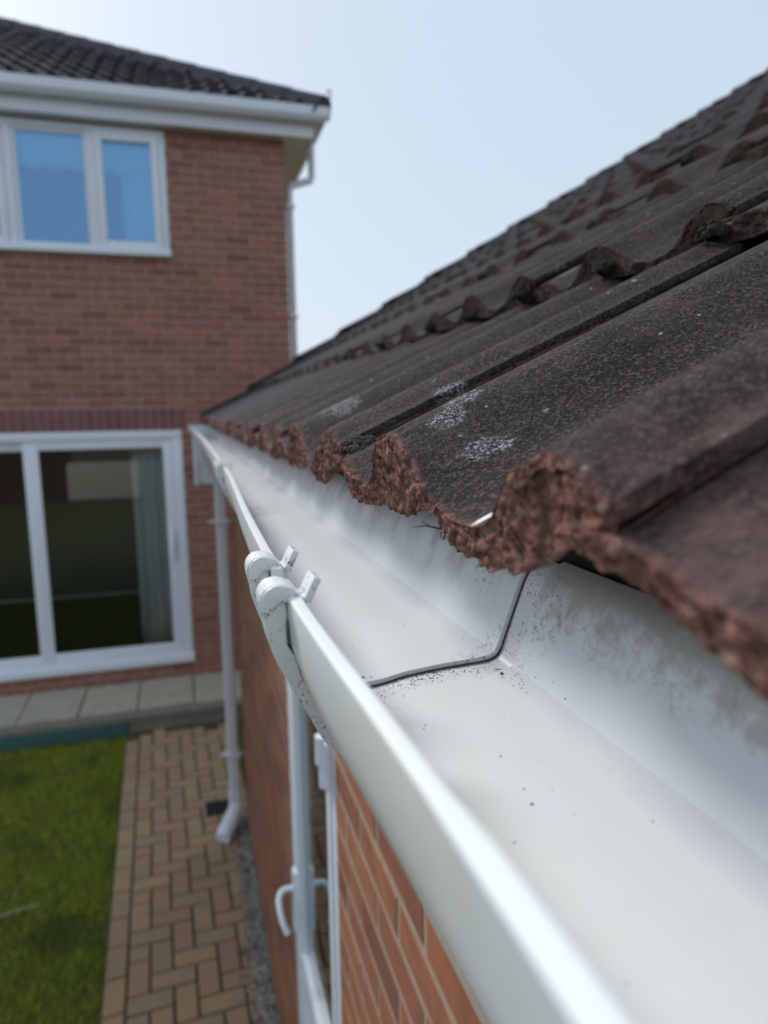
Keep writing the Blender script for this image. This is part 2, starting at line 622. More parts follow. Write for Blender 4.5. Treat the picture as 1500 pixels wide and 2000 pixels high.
def tile_mesh(name, mat, nv, nx, nn, eave=True, seed=0, cut=False, rough=1.0, L=.385, top_tab=None, pitch=None):
    TP = TPITCH if pitch is None else pitch
    TT = TOP if top_tab is None else top_tab
    vs = np.linspace(0, .318, nv)
    vs = np.concatenate([[0.0], vs])
    xs_top = L * (np.linspace(1, 0, nx) ** 1.9)
    xs_top[-1] = .0006
    P, A, B = [], [], []
    off = np.array([seed * 3.7, seed * 1.3, seed * 2.1])
    for i, v in enumerate(vs):
        row, at, mo = [], [], []
        edge = i == 0
        zt = float(prof(TT, v))
        zb = float(prof(BOT, v)) if eave else zt - (.0090 + .023 * min(1, max(0, (zt + .027) / .027)) if v > .012 else .009)
        if edge:
            zt -= .0058
            zb = min(zb, zt - .002)
        for x in xs_top:
            row.append((x, v, zt + x * math.tan(TP)))
            at.append(max(0.0, 1 - x / .0045) if not edge else max(0., 1 - x / .02))
            mo.append(0. if eave else .68 + .32 * min(1, max(0, (zt + .022) / .016)))
        for k in range(1, nn + 1):
            q = k / nn
            row.append((0.0 + .004 * q, v, zt + (zb - zt) * q))
            at.append(1. if eave else .12 + .88 * min(1, max(0, (zt + .022) / .016)))
            mo.append(0. if eave else .68 + .32 * min(1, max(0, (zt + .022) / .016)))  # roll ends darker than pans: their shade is painted in with the moss
        for x, tk in ((.018, .92), (.045, .75), (.10, .7), (.2, .7)):
            row.append((x, v, zt + (zb - zt) * tk + x * math.tan(TP)))
            at.append(1.)
            mo.append(.3 if eave else 1.)
        P.append(row)
        A.append(at)
        B.append(mo)
    P = np.array(P)
    A = np.array(A)
    B = np.array(B)
    np_ = P.shape[1]
    if cut:
        lim = np.clip(P[:, :, 0], 0, .31)
        P[:, :, 1] = lim + P[:, :, 1] * (.318 - lim) / .318
    # roughness: lumpy nose, chipped arris, slightly wavy top
    q = P + off
    if nn > 3:
        n1 = fbm(q, 95, 4, 3 + seed) - .5
        n2 = fbm(q, 430, 3, 40 + seed) - .5
        n3 = fbm(q, 34, 2, 80 + seed) - .5
        nose = np.zeros(np_)
        nose[nx:nx + nn] = 1
        nose[nx + nn:nx + nn + 2] = .8
        for k in range(nx):
            nose[k] = max(0., 1 - xs_top[k] / .006) * .55
        w = nose[None, :] * rough
        P[:, :, 0] += w * (n1 * .0060 + n2 * .0040 + n3 * .007)
        P[:, :, 2] += w * (n2 * .0020 + (fbm(q + 9, 120, 3, 11) - .5) * .0030)
        P[:, :, 1] += w * (fbm(q + 5, 200, 2, 21) - .5) * .0022
        # chips out of the upper arris
        ch = np.clip((fbm(q * np.array([1, 1, 0.2]), 70, 3, 55 + seed) - .55) / .2, 0, 1)
        for k in range(nx):
            P[:, k, 2] -= ch[:, k] * max(0., 1 - xs_top[k] / .010) * .006 * rough
        top = np.zeros(np_)
        top[:nx] = 1
        P[:, :, 2] += top[None, :] * ((fbm(q, 45, 2, 71) - .5) * .0012 + (fbm(q, 300, 2, 5) - .5) * .0006)
        A[:, :nx] = np.clip(A * (0.25 + 1.5 * fbm(q, 160, 3, 30)), 0, 1)[:, :nx]
    nr = P.shape[0]
    idx = np.arange(nr * np_).reshape(nr, np_)
    f = np.stack([idx[:-1, :-1], idx[:-1, 1:], idx[1:, 1:], idx[1:, :-1]], -1).reshape(-1, 4)
    me = bpy.data.meshes.new(name)
    me.from_pydata(P.reshape(-1, 3).tolist(), [], f[:, ::-1].tolist())
    me.materials.append(mat)
    for nm, dat in (('broken', A), ('moss_shade', B)):
        at = me.attributes.new(nm, 'FLOAT', 'POINT')
        at.data.foreach_set('value', dat.reshape(-1).astype(np.float32))
    me.shade_smooth()
    if nn <= 3:
        me.set_sharp_from_angle(angle=R(38))
    me.update()
    return me


# ------------------------------------------------------------------ brick pieces
def brick_mesh(name, m, l, d, h, bev=.003):
    bm = bmesh.new()
    bmesh.ops.create_cube(bm, size=1)
    for v in bm.verts:
        v.co = Vector((v.co.x * l, v.co.y * d, v.co.z * h))
    if bev:
        bmesh.ops.bevel(bm, geom=list(bm.edges), offset=bev, segments=1, affect='EDGES')
    me = bpy.data.meshes.new(name)
    bm.to_mesh(me)
    bm.free()
    me.materials.append(m)
    return me


def lay_bricks(items, parent, m, name, limit=300, stuff_name='bricks'):
    """items: (centre xyz world, size along x,y,z). The ones that show largest are single objects."""
    sc = []
    for it in items:
        p = project(it[0])
        vis = p is not None and -30 < p[0] < 1530 and -30 < p[1] < 2030 and it[2]
        sc.append((0 if vis else 1, p[2] if p else 99))
    order = sorted(range(len(items)), key=lambda i: sc[i])
    cache = {}
    rest = MB()
    nv = 0
    for i in order:
        (c, s, _) = items[i]
        if sc[i][0] == 0 and nv < limit:
            key = tuple(round(q, 3) for q in s)
            if key not in cache:
                cache[key] = brick_mesh(name, m, *s)
            o = link(name, cache[key])
            o.location = c
            o.rotation_euler = (random.uniform(-.006, .006), random.uniform(-.006, .006), random.uniform(-.006, .006))
            par(o, parent)
            nv += 1
        else:
            x, y, z = c
            rest.box(x - s[0] / 2, x + s[0] / 2, y - s[1] / 2, y + s[1] / 2, z - s[2] / 2 - H, z + s[2] / 2 - H)
    if rest.v:
        rest.build(stuff_name, m, parent, kind='stuff')


# ================================================================== SETTING
lawn = MB()
g = []
lawn.add([(-150, -150, -H - .035), (150, -150, -H - .035), (150, 150, -H - .035), (-150, 150, -H - .035)], [(0, 1, 2, 3)])
o = lawn.build('lawn', M['lawn'], kind='structure')

# path bed and block pavers laid in herringbone with one edging row
PANG = R(2.2)
PC = Vector((-.492, 2.85, 0))
CELL = .1035


def path_pt(u, w):
    return Vector((PC.x + u * math.cos(PANG) - w * math.sin(PANG), PC.y + u * math.sin(PANG) + w * math.cos(PANG), 0))


bed = MB()
c4 = [path_pt(-.01, -2.4), path_pt(.76, -2.4), path_pt(.86, 3.1), path_pt(-.01, 2.95)]
bed.add([(p.x, p.y, -H - .012) for p in c4], [(0, 1, 2, 3)])
path = bed.build('path', M['soil'], kind='structure')
pm = {}


def paver(u0, u1, w0, w1):
    c = path_pt((u0 + u1) / 2, (w0 + w1) / 2)
    if c.x > .245 or c.y > 5.66:
        return
    s = (u1 - u0 - .0115, w1 - w0 - .0115, .05)
    key = tuple(round(q, 4) for q in s)
    if key not in pm:
        pm[key] = brick_mesh('block_paver', M['paver'], *s, bev=.005)
    o = link('block_paver', pm[key])
    o.location = (c.x, c.y, -.025 + random.uniform(-.002, .002))
    o.rotation_euler = (random.uniform(-.01, .01), random.uniform(-.01, .01), PANG + random.uniform(-.012, .012))
    par(o, path)


for k in range(-4, 15):
    paver(0, CELL, (2 * k) * CELL + .03, (2 * k + 2) * CELL + .03)
NC, R0, R1 = 7, -8, 28
for x in range(NC):
    for y in range(R0, R1):
        d = (x - y) % 4
        if d == 0:
            paver((x + 1) * CELL, (min(x + 2, NC) + 1) * CELL, y * CELL, (y + 1) * CELL)
        elif d == 1 and x == 0:
            paver(CELL, 2 * CELL, y * CELL, (y + 1) * CELL)
        elif d == 3:
            paver((x + 1) * CELL, (x + 2) * CELL, y * CELL, (y + 2) * CELL)

# gravel strip along the garage wall
gv, gf = [], []
ico = [(0, 0, 1), (.89, 0, .45), (.28, .85, .45), (-.72, .53, .45), (-.72, -.53, .45), (.28, -.85, .45), (.72, .53, -.45), (-.28, .85, -.45), (-.89, 0, -.45), (-.28, -.85, -.45), (.72, -.53, -.45), (0, 0, -1)]
icf = [(0, 1, 2), (0, 2, 3), (0, 3, 4), (0, 4, 5), (0, 5, 1), (1, 6, 2), (2, 7, 3), (3, 8, 4), (4, 9, 5), (5, 10, 1), (6, 7, 2), (7, 8, 3), (8, 9, 4), (9, 10, 5), (10, 6, 1), (11, 7, 6), (11, 8, 7), (11, 9, 8), (11, 10, 9), (11, 6, 10)]
for i in range(2600):
    y = random.uniform(1.0, 4.3)
    x = .25 - abs(random.gauss(0, .045)) - .004
    if x < .10:
        continue
    r = random.uniform(.004, .010)
    n = len(gv)
    gv += [(x + a * r * random.uniform(.8, 1.2), y + b * r * 1.1, -H + .001 + c * r * .8 + r * .4) for a, b, c in ico]
    gf += [tuple(q + n for q in t) for t in icf]
MB().add(gv, gf).build('gravel', M['gravel'], kind='stuff')

# grass
NB = 90000
gx = rng.uniform(-2.6, -.47, NB)
gy = rng.uniform(2.2, 5.72, NB)
edge_x = PC.x - (gy - PC.y) * math.tan(PANG) + .012 + rng.normal(0, .008, NB)
keep = gx < edge_x
gx, gy = gx[keep], gy[keep]
NB = len(gx)
hh = rng.uniform(.018, .05, NB) * (.7 + .7 * fbm(np.stack([gx, gy, gx * 0], 1), 5, 2, 3))
an = rng.uniform(0, 2 * math.pi, NB)
ln = rng.uniform(.3, 1.0, NB) * hh
la = rng.uniform(0, 2 * math.pi, NB)
wd = rng.uniform(.0015, .003, NB)
b0 = np.stack([gx - np.cos(an) * wd, gy - np.sin(an) * wd, np.full(NB, -.037)], 1)
b1 = np.stack([gx + np.cos(an) * wd, gy + np.sin(an) * wd, np.full(NB, -.037)], 1)
b2 = np.stack([gx + np.cos(la) * ln, gy + np.sin(la) * ln, -.035 + hh], 1)
gvv = np.stack([b0, b1, b2], 1).reshape(-1, 3)
gm = bpy.data.meshes.new('grass')
gm.vertices.add(NB * 3)
gm.vertices.foreach_set('co', gvv.reshape(-1).astype(np.float32))
gm.loops.add(NB * 3)
gm.loops.foreach_set('vertex_index', np.arange(NB * 3, dtype=np.int32))
gm.polygons.add(NB)
gm.polygons.foreach_set('loop_start', np.arange(0, NB * 3, 3, dtype=np.int32))
gm.polygons.foreach_set('loop_total', np.full(NB, 3, dtype=np.int32))
gm.materials.append(M['blade'])
gm.update(calc_edges=True)
gm.validate()
link('grass', gm, kind='stuff')

# terrace in front of the house
YT, ZT, YH = 5.72, -2.45, 6.5
tb = MB()
tb.box(-6, 3.5, YT + .012, YH + .2, -H - .1, ZT - .045)
terrace = tb.build('terrace', M['concrete'], kind='structure')
sl_m = {}
x = -3.30
while x < 1.6:
    key = 0
    if key not in sl_m:
        sl_m[key] = brick_mesh('paving_slab', M['slab'], .452, .655, .045, .006)
    o = link('paving_slab', sl_m[key])
    o.location = (x + .23, YH - .345, ZT + H - .0225 + random.uniform(-.004, .004))
    o.rotation_euler = (random.uniform(-.006, .006), random.uniform(-.006, .006), random.uniform(-.008, .008))
    par(o, terrace)
    x += .464
MB().box(-6, 3.5, YT - .01, YT + .095, ZT - .055, ZT - .006).build('kerb', M['concrete'], terrace, bevel=.008)
MB().box(-6, -.60, YT - .022, YT + .010, -H - .09, ZT - .052).build('painted_riser', M['green'], terrace, bevel=.004)
MB().box(-.585, 1.2, YT + .02, YT + .05, -H - .02, ZT - .055).build('painted_riser', M['green'], terrace, bevel=.004)

# ================================================================== GARAGE (near building)
XW = .25
GY0, GY1 = -2.2, 4.22
garage = thing('garage', (XW, 1.0, 0), 'single storey orange brick garage with a dark tiled roof close to camera', 'garage')
DY0, DY1, DZ0 = 1.26, 1.955, -.42
XB = 9.4
w = MB()
w.box(XW + .0016, XW + .11, DY1, GY1, -H - .1, -.24)
w.box(XW + .0016, XW + .11, GY0, DY0, -H - .1, -.24)
w.box(XW + .0016, XW + .11, DY0, DY1, DZ0, -.24)
w.box(XW + .0016, XW + .11, DY0, DY1, -H - .1, -H + .09)
gwall = w.build('wall', M['mortar_g'], garage)
items = []
zc = -.5947 + .005 + .0325
course = 0
z = zc + .075 * 3
while z > -H - .05:
    offs = .1125 if (course % 2) else 0.0
    y = .7185 - .225 * 14 + offs + .1125
    while y < GY1 + .2:
        a, b = y - .1075, y + .1075
        a, b = max(a, GY0), min(b, GY1)
        if b - a > .03:
            segs = [(a, b)]
            if DZ0 > z > -H + .1:
                if a < DY0 < b:
                    segs = [(a, DY0 - .002)]
                    if b > DY1:
                        segs.append((DY1 + .002, b))
                elif a < DY1 < b:
                    segs = [(DY1 + .002, b)]
                elif a >= DY0 and b <= DY1:
                    segs = []
            for (p, q) in segs:
                if q - p > .02:
                    items.append(((XW + .05 + random.uniform(0, .0008), (p + q) / 2, z + H + random.uniform(-.0015, .0015)), (.1, round(q - p, 3), .0648), q > .4 and z < -.5))
        y += .225
    z -= .075
    course += 1
lay_bricks(items, gwall, M['brick_g'], 'brick', 300)
e = MB()
e.box(XW + .11, XB, GY1 - .11, GY1, -H - .1, -.24)
e.box(XW + .11, XB, GY0, GY0 + .11, -H - .1, -.24)
e.box(XB, XB + .11, GY0, GY1, -H - .1, -.24)
RX = 4.95
for yy in (GY1 - .11, GY0):
    e.prism([(XW + .05, -.24), (XB, -.24), (RX, -.24 + (RX - XW) * math.tan(RPITCH))], 'y', yy, yy + .11)
e.build('gable_wall', M['brick_g'], garage)
MB().box(XW, XB, GY0, GY1, -H - .05, -H + .06).build('floor', M['concrete'], garage)

# eaves: fascia, soffit, felt, boxed end
MB().box(.169, .187, GY0, 4.30, -.255, -.045).build('fascia', M['white'], garage, bevel=.002)
MB().box(.187, XW + .02, GY0, 4.30, -.252, -.243).build('soffit', M['white'], garage)
bx = MB()
bx.box(.045, .172, 4.285, 4.46, -.42, -.135)
be = bx.build('boxed_eave_end', M['white'], garage, bevel=.004)
MB().box(.036, .062, 4.270, 4.290, -.425, -.130).build('corner_trim', M['white'], be, bevel=.003)
fe = MB()
ys = np.linspace(GY0, 4.45, 140)
fv, ff = [], []
for i, y in enumerate(ys):
    wob = .0022 * math.sin(y * 31) + .0018 * math.sin(y * 77 + 1)
    for (xx, zz) in ((.1672, -.078), (.1662 + wob * .5, -.060), (.172 + wob, -.046), (.20, -.036 + wob), (.30, .018), (.5, .115)):
        fv.append((xx, y, zz))
for i in range(len(ys) - 1):
    for k in range(5):
        ff.append((i * 6 + k, i * 6 + k + 1, (i + 1) * 6 + k + 1, (i + 1) * 6 + k))
fe.add(fv, ff).build('roof_underlay', M['felt'], garage, smooth=True)

# roof deck and tiles
ta = math.tan(RPITCH)
dk = MB()
zr0 = CREST - .085
dk.prism([(.32, zr0 + (.32 - XE) * ta), (RX, zr0 + (RX - XE) * ta), (RX, zr0 + (RX - XE) * ta - .03), (.32, zr0 + (.32 - XE) * ta - .03)], 'y', GY0, 4.58)
dk.prism([(RX, zr0 + (RX - XE) * ta), (XB + .3, zr0 + (2 * RX - XB - .3 - XE) * ta), (XB + .3, zr0 + (2 * RX - XB - .3 - XE) * ta - .03), (RX, zr0 + (RX - XE) * ta - .03)], 'y', GY0, 4.58)
groof = dk.build('roof', M['felt'], garage)

UP = R(26.6)
NROW, J0, J1 = 17, -2, 14
mid_e = [tile_mesh('roof_tile', M['tile'], 90, 26, 14, True, s) for s in (21, 22, 23)]
mid_n = [tile_mesh('roof_tile', M['tile'], 90, 24, 10, False, s, rough=.5, pitch=UP) for s in (31, 32, 33, 34)]
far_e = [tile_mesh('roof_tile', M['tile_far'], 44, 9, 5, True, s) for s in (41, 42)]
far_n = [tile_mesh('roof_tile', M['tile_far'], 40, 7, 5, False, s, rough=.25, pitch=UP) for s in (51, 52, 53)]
for k in range(NROW):
    for j in range(J0, J1 + 1):
        y0 = YE + .3 * j
        x0 = XE + k * GAUGE * math.cos(RPITCH)
        dist = math.hypot(x0, max(y0, .2))
        if k == 0 and j in (-1, 0, 1):
            me = tile_mesh('roof_tile', M['tile'], 230, 100, 34, True, 60 + j, top_tab=TOP_NEAR if j == -1 else None)
        elif k == 0:
            me = random.choice(mid_e) if j < 5 else random.choice(far_e)
        elif k == 1 and j in (0, 1, 2):
            me = tile_mesh('roof_tile', M['tile'], 150, 60, 18, False, 70 + j, rough=.7, pitch=UP)
        elif k <= 3 and j < 6:
            me = random.choice(mid_n)
        else:
            me = random.choice(far_n)
        o = link('roof_tile', me)
        jit = 0 if (k == 0 and j in (-1, 0, 1)) else 1
        o.location = (x0 + jit * random.uniform(-.004, .004), y0, CREST + k * GAUGE * math.sin(RPITCH) + H + jit * random.uniform(-.0015, .0015) + (.022 if j == J1 else 0) - (.011 if k else 0))
        o.rotation_euler = (jit * random.uniform(-.006, .006), jit * random.uniform(-.004, .004), jit * random.uniform(-.004, .004))
        par(o, groof)
# ridge caps
for i in range(15):
    rt_ = MB()
    pr = [(RX + .13 * math.cos(a), (RX - XE) * ta - .045 + .12 * math.sin(a)) for a in np.linspace(0, math.pi, 10)]
    pr += [(RX + .115 * math.cos(a), (RX - XE) * ta - .045 + .105 * math.sin(a)) for a in np.linspace(math.pi, 0, 10)]
    rt_.prism(pr, 'y', GY0 + .455 * i, GY0 + .455 * i + .45)
    rt_.build('ridge_tile', M['tile_far'], groof, smooth=True)


# moss on the roof
def moss(loc, r, m, flat=.6, seed=0, n=260, blade=.35):
    """low cushion of many tiny rounded leaf clumps"""
    rg = np.random.default_rng(seed)
    mb = MB()
    for i in range(n):
        a = rg.uniform(0, 2 * math.pi)
        el = math.asin(rg.uniform(-.25, 1))
        d = Vector((math.cos(a) * math.cos(el), math.sin(a) * math.cos(el), math.sin(el)))
        lump = .6 + .7 * float(vnoise(np.array([[d.x * 2.1 + 9, d.y * 2.1, d.z * 2.1]]), seed)[0])
        p = Vector((d.x, d.y, d.z * flat)) * r * lump
        q = r * rg.uniform(.10, .2)
        nrm = (d + Vector(rg.normal(0, .45, 3))).normalized()
        s = nrm.orthogonal().normalized() * q
        s2 = nrm.cross(s).normalized() * q
        tip = p + nrm * q * (.5 + blade)
        mb.add([p - s, p - s2, p + s, p + s2, tip], [(0, 1, 4), (1, 2, 4), (2, 3, 4), (3, 0, 4)])
    mb.v = [(x + loc[0], y + loc[1], z + loc[2]) for x, y, z in mb.v]
    return mb.build('moss_tuft', m, groof)


def on_roof(k, y, dz=0., dx=0.):
    return (XE + k * GAUGE * math.cos(RPITCH) + dx, y, CREST + k * GAUGE * math.sin(RPITCH) + dz - .008)


moss((.110, .428, -.024), .0105, M['moss'], .7, 1, 420)
moss((.094, .336, -.022), .0035, M['moss_gold'], .8, 2, 120)
moss((.096, .290, -.046), .0022, M['moss_gold'], .8, 3, 60)
moss((.118, .272, -.021), .0032, M['moss_gold'], .3, 4, 80)
moss((.098, .252, -.050), .0030, M['moss_gold'], .8, 14, 60)
sd = 5
for k, y, dz, r in ((1, .452, -.030, .013), (1, .60, -.028, .012), (1, .765, -.026, .014), (1, .92, -.030, .013), (1, 1.085, -.026, .013), (1, 1.38, -.026, .014),
                    (1, 1.70, -.028, .014), (2, .775, -.030, .014), (2, 1.09, -.028, .014), (2, 1.56, -.028, .014), (3, 1.24, -.028, .014), (3, 1.70, -.028, .014), (4, 1.56, -.028, .014), (1, .385, -.040, .010)):
    moss(on_roof(k, y, dz, .001), r, M['moss_dark'], .7, sd, 420, .2)
    sd += 1

# garage door in the side wall (glazed, closed)
XD = XW + .012
fr_ = MB()
JW0, JW1 = .030, .060
fr_.box(XD - .012, XD + .06, DY1 - JW1, DY1, -H + .09, DZ0)
fr_.box(XD - .012, XD + .06, DY0, DY0 + JW0, -H + .09, DZ0)
fr_.box(XD - .012, XD + .06, DY0 + JW0, DY1 - JW1, DZ0 - .06, DZ0)
fr_.box(XD - .03, XD + .08, DY0, DY1, -H + .06, -H + .09)
gdoor = fr_.build('door', M['frame'], garage, bevel=.004)
lf = MB()
A0, A1 = DY0 + JW0 + .004, DY1 - JW1 - .004
lf.box(XD - .019, XD + .05, A1 - .095, A1, -H + .095, DZ0 - .064)
lf.box(XD - .019, XD + .05, A0, A0 + .028, -H + .095, DZ0 - .064)
lf.box(XD - .017, XD + .048, A0 + .028, A1 - .095, DZ0 - .16, DZ0 - .064)
lf.box(XD - .017, XD + .048, A0 + .028, A1 - .095, -1.665, -1.56)
lf.box(XD - .017, XD + .048, A0 + .028, A1 - .095, -H + .095, -H + .22)
lf.build('leaf_frame', M['frame'], gdoor, bevel=.004)
MB().box(XD, XD + .006, A0 + .02, A1 - .09, -1.57, DZ0 - .15).build('glass_pane', M['glass_door'], gdoor)
MB().box(XD - .004, XD + .014, A0 + .02, A1 - .09, -H + .21, -1.66).build('lower_panel', M['frame'], gdoor)
hd = MB()
hy = A1 - .05
hd.box(XD - .030, XD - .017, hy - .016, hy + .016, -1.52, -1.33)
hd.tube(smooth_line([(XD - .02, hy, -1.385), (XD - .055, hy, -1.385), (XD - .070, hy - .012, -1.39), (XD - .076, hy - .035, -1.40), (XD - .072, hy - .075, -1.425), (XD - .06, hy - .10, -1.45)], 5), .009, 10)
hd.build('handle', M['white'], gdoor, bevel=0, smooth=True)
hg = MB()
hg.tube([(XD - .026, A0 + .012, -.655), (XD - .026, A0 + .012, -.715)], .016, 12)
hg.tube([(XD - .024, A0 + .008, -.717), (XD - .024, A0 + .008, -.765)], .012, 12)
hg.box(XD - .026, XD - .014, A0 - .02, A0 + .03, -.76, -.66)
hg.build('hinge', M['white'], gdoor, smooth=True)

# ================================================================== NEAR GUTTER
XR_T = np.array([(-2.2, .0385), (.0, .0385), (.10, .0380), (.15, .0355), (.23, .0325), (.33, .0325), (.475, .0345), (.62, .0385), (.78, .0425), (.93, .0440), (1.15, .0440), (1.4, .0440), (2.0, .0455), (2.6, .042), (3.3, .034), (4.5, .014)])


def xr(y):
    yy = np.linspace(y - .05, y + .05, 9)
    return float(np.mean(np.interp(yy, XR_T[:, 0], XR_T[:, 1])))


def gut_in(y):
    a = xr(y)
    return [(a + .0050, -.0700), (a + .0046, -.0850), (a + .0085, -.1010), (a + .0185, -.1180), (a + .0255, -.1230), (a + .034, -.1240), (.0815, -.1225), (.093, -.1203),
            (.112, -.1186), (.130, -.1178), (.1352, -.1172), (.1380, -.1158), (.1396, -.1130), (.1408, -.1095), (.1500, -.0840), (.1535, -.0765), (.1580, -.0715), (.1630, -.0690)]


def gut_loop(y, th=.0022, lip=.0):
    a = xr(y)
    I = np.array(gut_in(y))
    d = np.gradient(I, axis=0)
    d /= np.linalg.norm(d, axis=1)[:, None]
    n = np.stack([d[:, 1], -d[:, 0]], 1)      # outward (right of travel)
    O = I + n * th
    O[0] = (a, -.0700)
    O[1] = (a + .0010, -.0862)
    O[2] = (a + .0055, -.1015)
    t = -.0668 + lip
    lp = [(a, -.0700), (a - lip, t - .0009), (a - lip + .0003, t - .0003), (a + .0010, t), (a + .0040 + lip, t + .0001), (a + .0047 + lip, t - .0002), (a + .0050 + lip, t - .0008), (a + .0050, -.0700)]
    return lp + [tuple(q) for q in I[1:]] + [tuple(q) for q in O[::-1][:-1]]


def gut_mesh(y0, y1, step, th=.0022, lipf=None):
    n = max(2, int((y1 - y0) / step))
    ys = np.linspace(y0, y1, n)
    mb = MB()
    vs = []
    for y in ys:
        Lp = gut_loop(y, th, lipf(y) if lipf else 0)
        vs += [(p, y, q) for p, q in Lp]
    m = len(Lp)
    fs = []
    for i in range(n - 1):
        for k in range(m):
            fs.append((i * m + k, i * m + (k + 1) % m, (i + 1) * m + (k + 1) % m, (i + 1) * m + k))
    mb.add(vs, fs)
    # caps as quads between the inner and outer skins
    A8 = 8
    ni = (m - A8) // 2
    for base in (0, (n - 1) * m):
        caps = []
        caps.append(tuple(base + q for q in range(A8)))
        inn = [base + A8 - 1] + [base + A8 + q for q in range(ni)]
        out = [base] + [base + m - 1 - q for q in range(m - A8 - ni)]
        L_ = min(len(inn), len(out))
        for q in range(L_ - 1):
            caps.append((inn[q], inn[q + 1], out[q + 1], out[q]))
        k0 = len(mb.v)
        mb.f += caps
    return mb


gutter = thing('rain_gutter', (.10, 1.0, H - .13), 'white plastic rain gutter along the near tiled eave, seen from above', 'gutter')
Y1A, Y1B = .2715, .2915
for (a, b) in ((-2.2, .1035), (.1045, Y1A)):
    pass
gl = gut_mesh(-2.2, Y1A, .018, lipf=lambda y: .0006 if y < .105 else 0)
gl.build('gutter_length', M['pvc'], gutter, smooth=True, sharp=24)
gut_mesh(Y1B, 4.47, .02).build('gutter_length', M['pvc'], gutter, smooth=True, sharp=24)
# stop end
MB().prism(gut_in(4.47), 'y', 4.468, 4.474).build('stop_end', M['white'], gutter)


def union(yc, half, detail):
    """union bracket: sleeve under the joint with two clipped straps"""
    dx = xr(yc) - .0325
    u = bpy.data.objects
    # sleeve
    n = 6
    vs, fs = [], []
    ys = np.linspace(yc - half, yc + half, n)
    for y in ys:
        I = smooth_line(gut_in(y), 3)[2:]
        d = np.gradient(I, axis=0)
        d /= np.linalg.norm(d, axis=1)[:, None]
        nn_ = np.stack([d[:, 1], -d[:, 0]], 1)
        S0 = I + nn_ * .0026
        S1 = I + nn_ * .0050
        # close over the front of the gutter
        S0[:4, 0] = xr(y) - .0004 + (I[:4, 0] - I[0, 0]) * .5
        S1[:4, 0] = xr(y) - .0030 + (I[:4, 0] - I[0, 0]) * .5
        Lp = [tuple(q) for q in S0] + [tuple(q) for q in S1[::-1]]
        vs += [(p, y, q) for p, q in Lp]
    m = len(Lp)
    for i in range(n - 1):
        for k in range(m):
            fs.append((i * m + k, i * m + (k + 1) % m, (i + 1) * m + (k + 1) % m, (i + 1) * m + k))
    for b in (0, (n - 1) * m):
        for k in range(m // 2 - 1):
            fs.append((b + k, b + k + 1, b + m - 2 - k, b + m - 1 - k))
    body = MB().add(vs, fs).build('union_bracket', M['clip'], gutter, smooth=True, sharp=45)
    line = [(.0442, -.0610), (.0420, -.0652), (.0400, -.0698), (.0372, -.0694), (.0345, -.0665), (.0312, -.0645), (.0278, -.0645), (.0252, -.0668), (.0250, -.0705),
            (.0262, -.0760), (.0275, -.0830), (.0302, -.0910), (.0345, -.1000), (.0400, -.1105), (.0470, -.1245), (.0520, -.1300), (.0580, -.1322), (.0700, -.1330), (.0900, -.1290), (.12, -.1255)]
    ln_ = [(p + dx, q) for p, q in line]
    tab, strap = ln_[:3], ln_[2:]
    for (a, b) in ((yc - half - .002, yc - half + .0115), (yc + half - .0115, yc + half + .002)):
        arm = MB()
        sl = smooth_line(strap, 4)
        # hump over the rim, then a solid strap down to the gutter face
        hump = sl[:20]
        arm.prism(ribbon(hump, -.0020, .0016), 'y', a, b)
        front = sl[16:]
        outer = ribbon(front, -.0023, .0)[:len(front)]
        ym = (a + b) / 2
        I = smooth_line(gut_in(ym), 3)
        dd = np.gradient(I, axis=0)
        dd /= np.linalg.norm(dd, axis=1)[:, None]
        O = I + np.stack([dd[:, 1], -dd[:, 0]], 1) * .0030
        O[:4, 0] = xr(ym) - .0007 + (I[:4, 0] - I[0, 0]) * .4
        inner = [tuple(q_) for q_ in O if q_[0] < .118 + dx]
        arm.prism(outer + inner[::-1], 'y', a, b)
        am = arm.build('clip_arm', M['clip'], body, bevel=.0005 if detail else 0, seg=1, smooth=True, sharp=40)
        dome = MB()
        dm = smooth_line([(p + dx, q) for p, q in ((.0392, -.0688), (.0365, -.0656), (.0335, -.0634), (.0292, -.0624), (.0256, -.0636), (.0234, -.0668), (.0232, -.0722))], 4)
        dome.prism([tuple(q_) for q_ in dm] + [(.0262 + dx, -.0722), (.0290 + dx, -.0690), (.0345 + dx, -.0686)], 'y', a - .0014, b + .0014)
        dome.build('clip_dome', M['clip'], body, bevel=.0008 if detail else 0, smooth=True, sharp=40)
        tb_ = MB()
        tb_.prism(ribbon(np.array(tab), -.0013, .0017), 'y', a - .0002, b + .0002)
        tb_.build('release_tab', M['clip'], body, bevel=.0005 if detail else 0, smooth=True, sharp=45)
    return body


ub = union(.2785, .031, True)
union(.932, .031, True)
# rubber seal under the far length at the near joint
sv, sf = [], []
for y in (Y1B - .0016, Y1B - .0003):
    I = smooth_line(gut_in(y), 3)[3:]
    d = np.gradient(I, axis=0)
    d /= np.linalg.norm(d, axis=1)[:, None]
    nn_ = np.stack([d[:, 1], -d[:, 0]], 1)
    for q in I + nn_ * .0020:
        sv.append((q[0], y, q[1]))
    for q in (I + nn_ * .0028)[::-1]:
        sv.append((q[0], y, q[1]))
mm = len(sv) // 2
sf = [(k, (k + 1) % mm, mm + (k + 1) % mm, mm + k) for k in range(mm)]
MB().add(sv, sf).build('rubber_seal', M['rubber'], gutter, smooth=True)

# grit lying in the gutter
gv, gf = [], []


def floor_pt(x, y):
    I = np.array(gut_in(y))
    fl = I[4:14]
    return float(np.interp(x, fl[:, 0], fl[:, 1]))


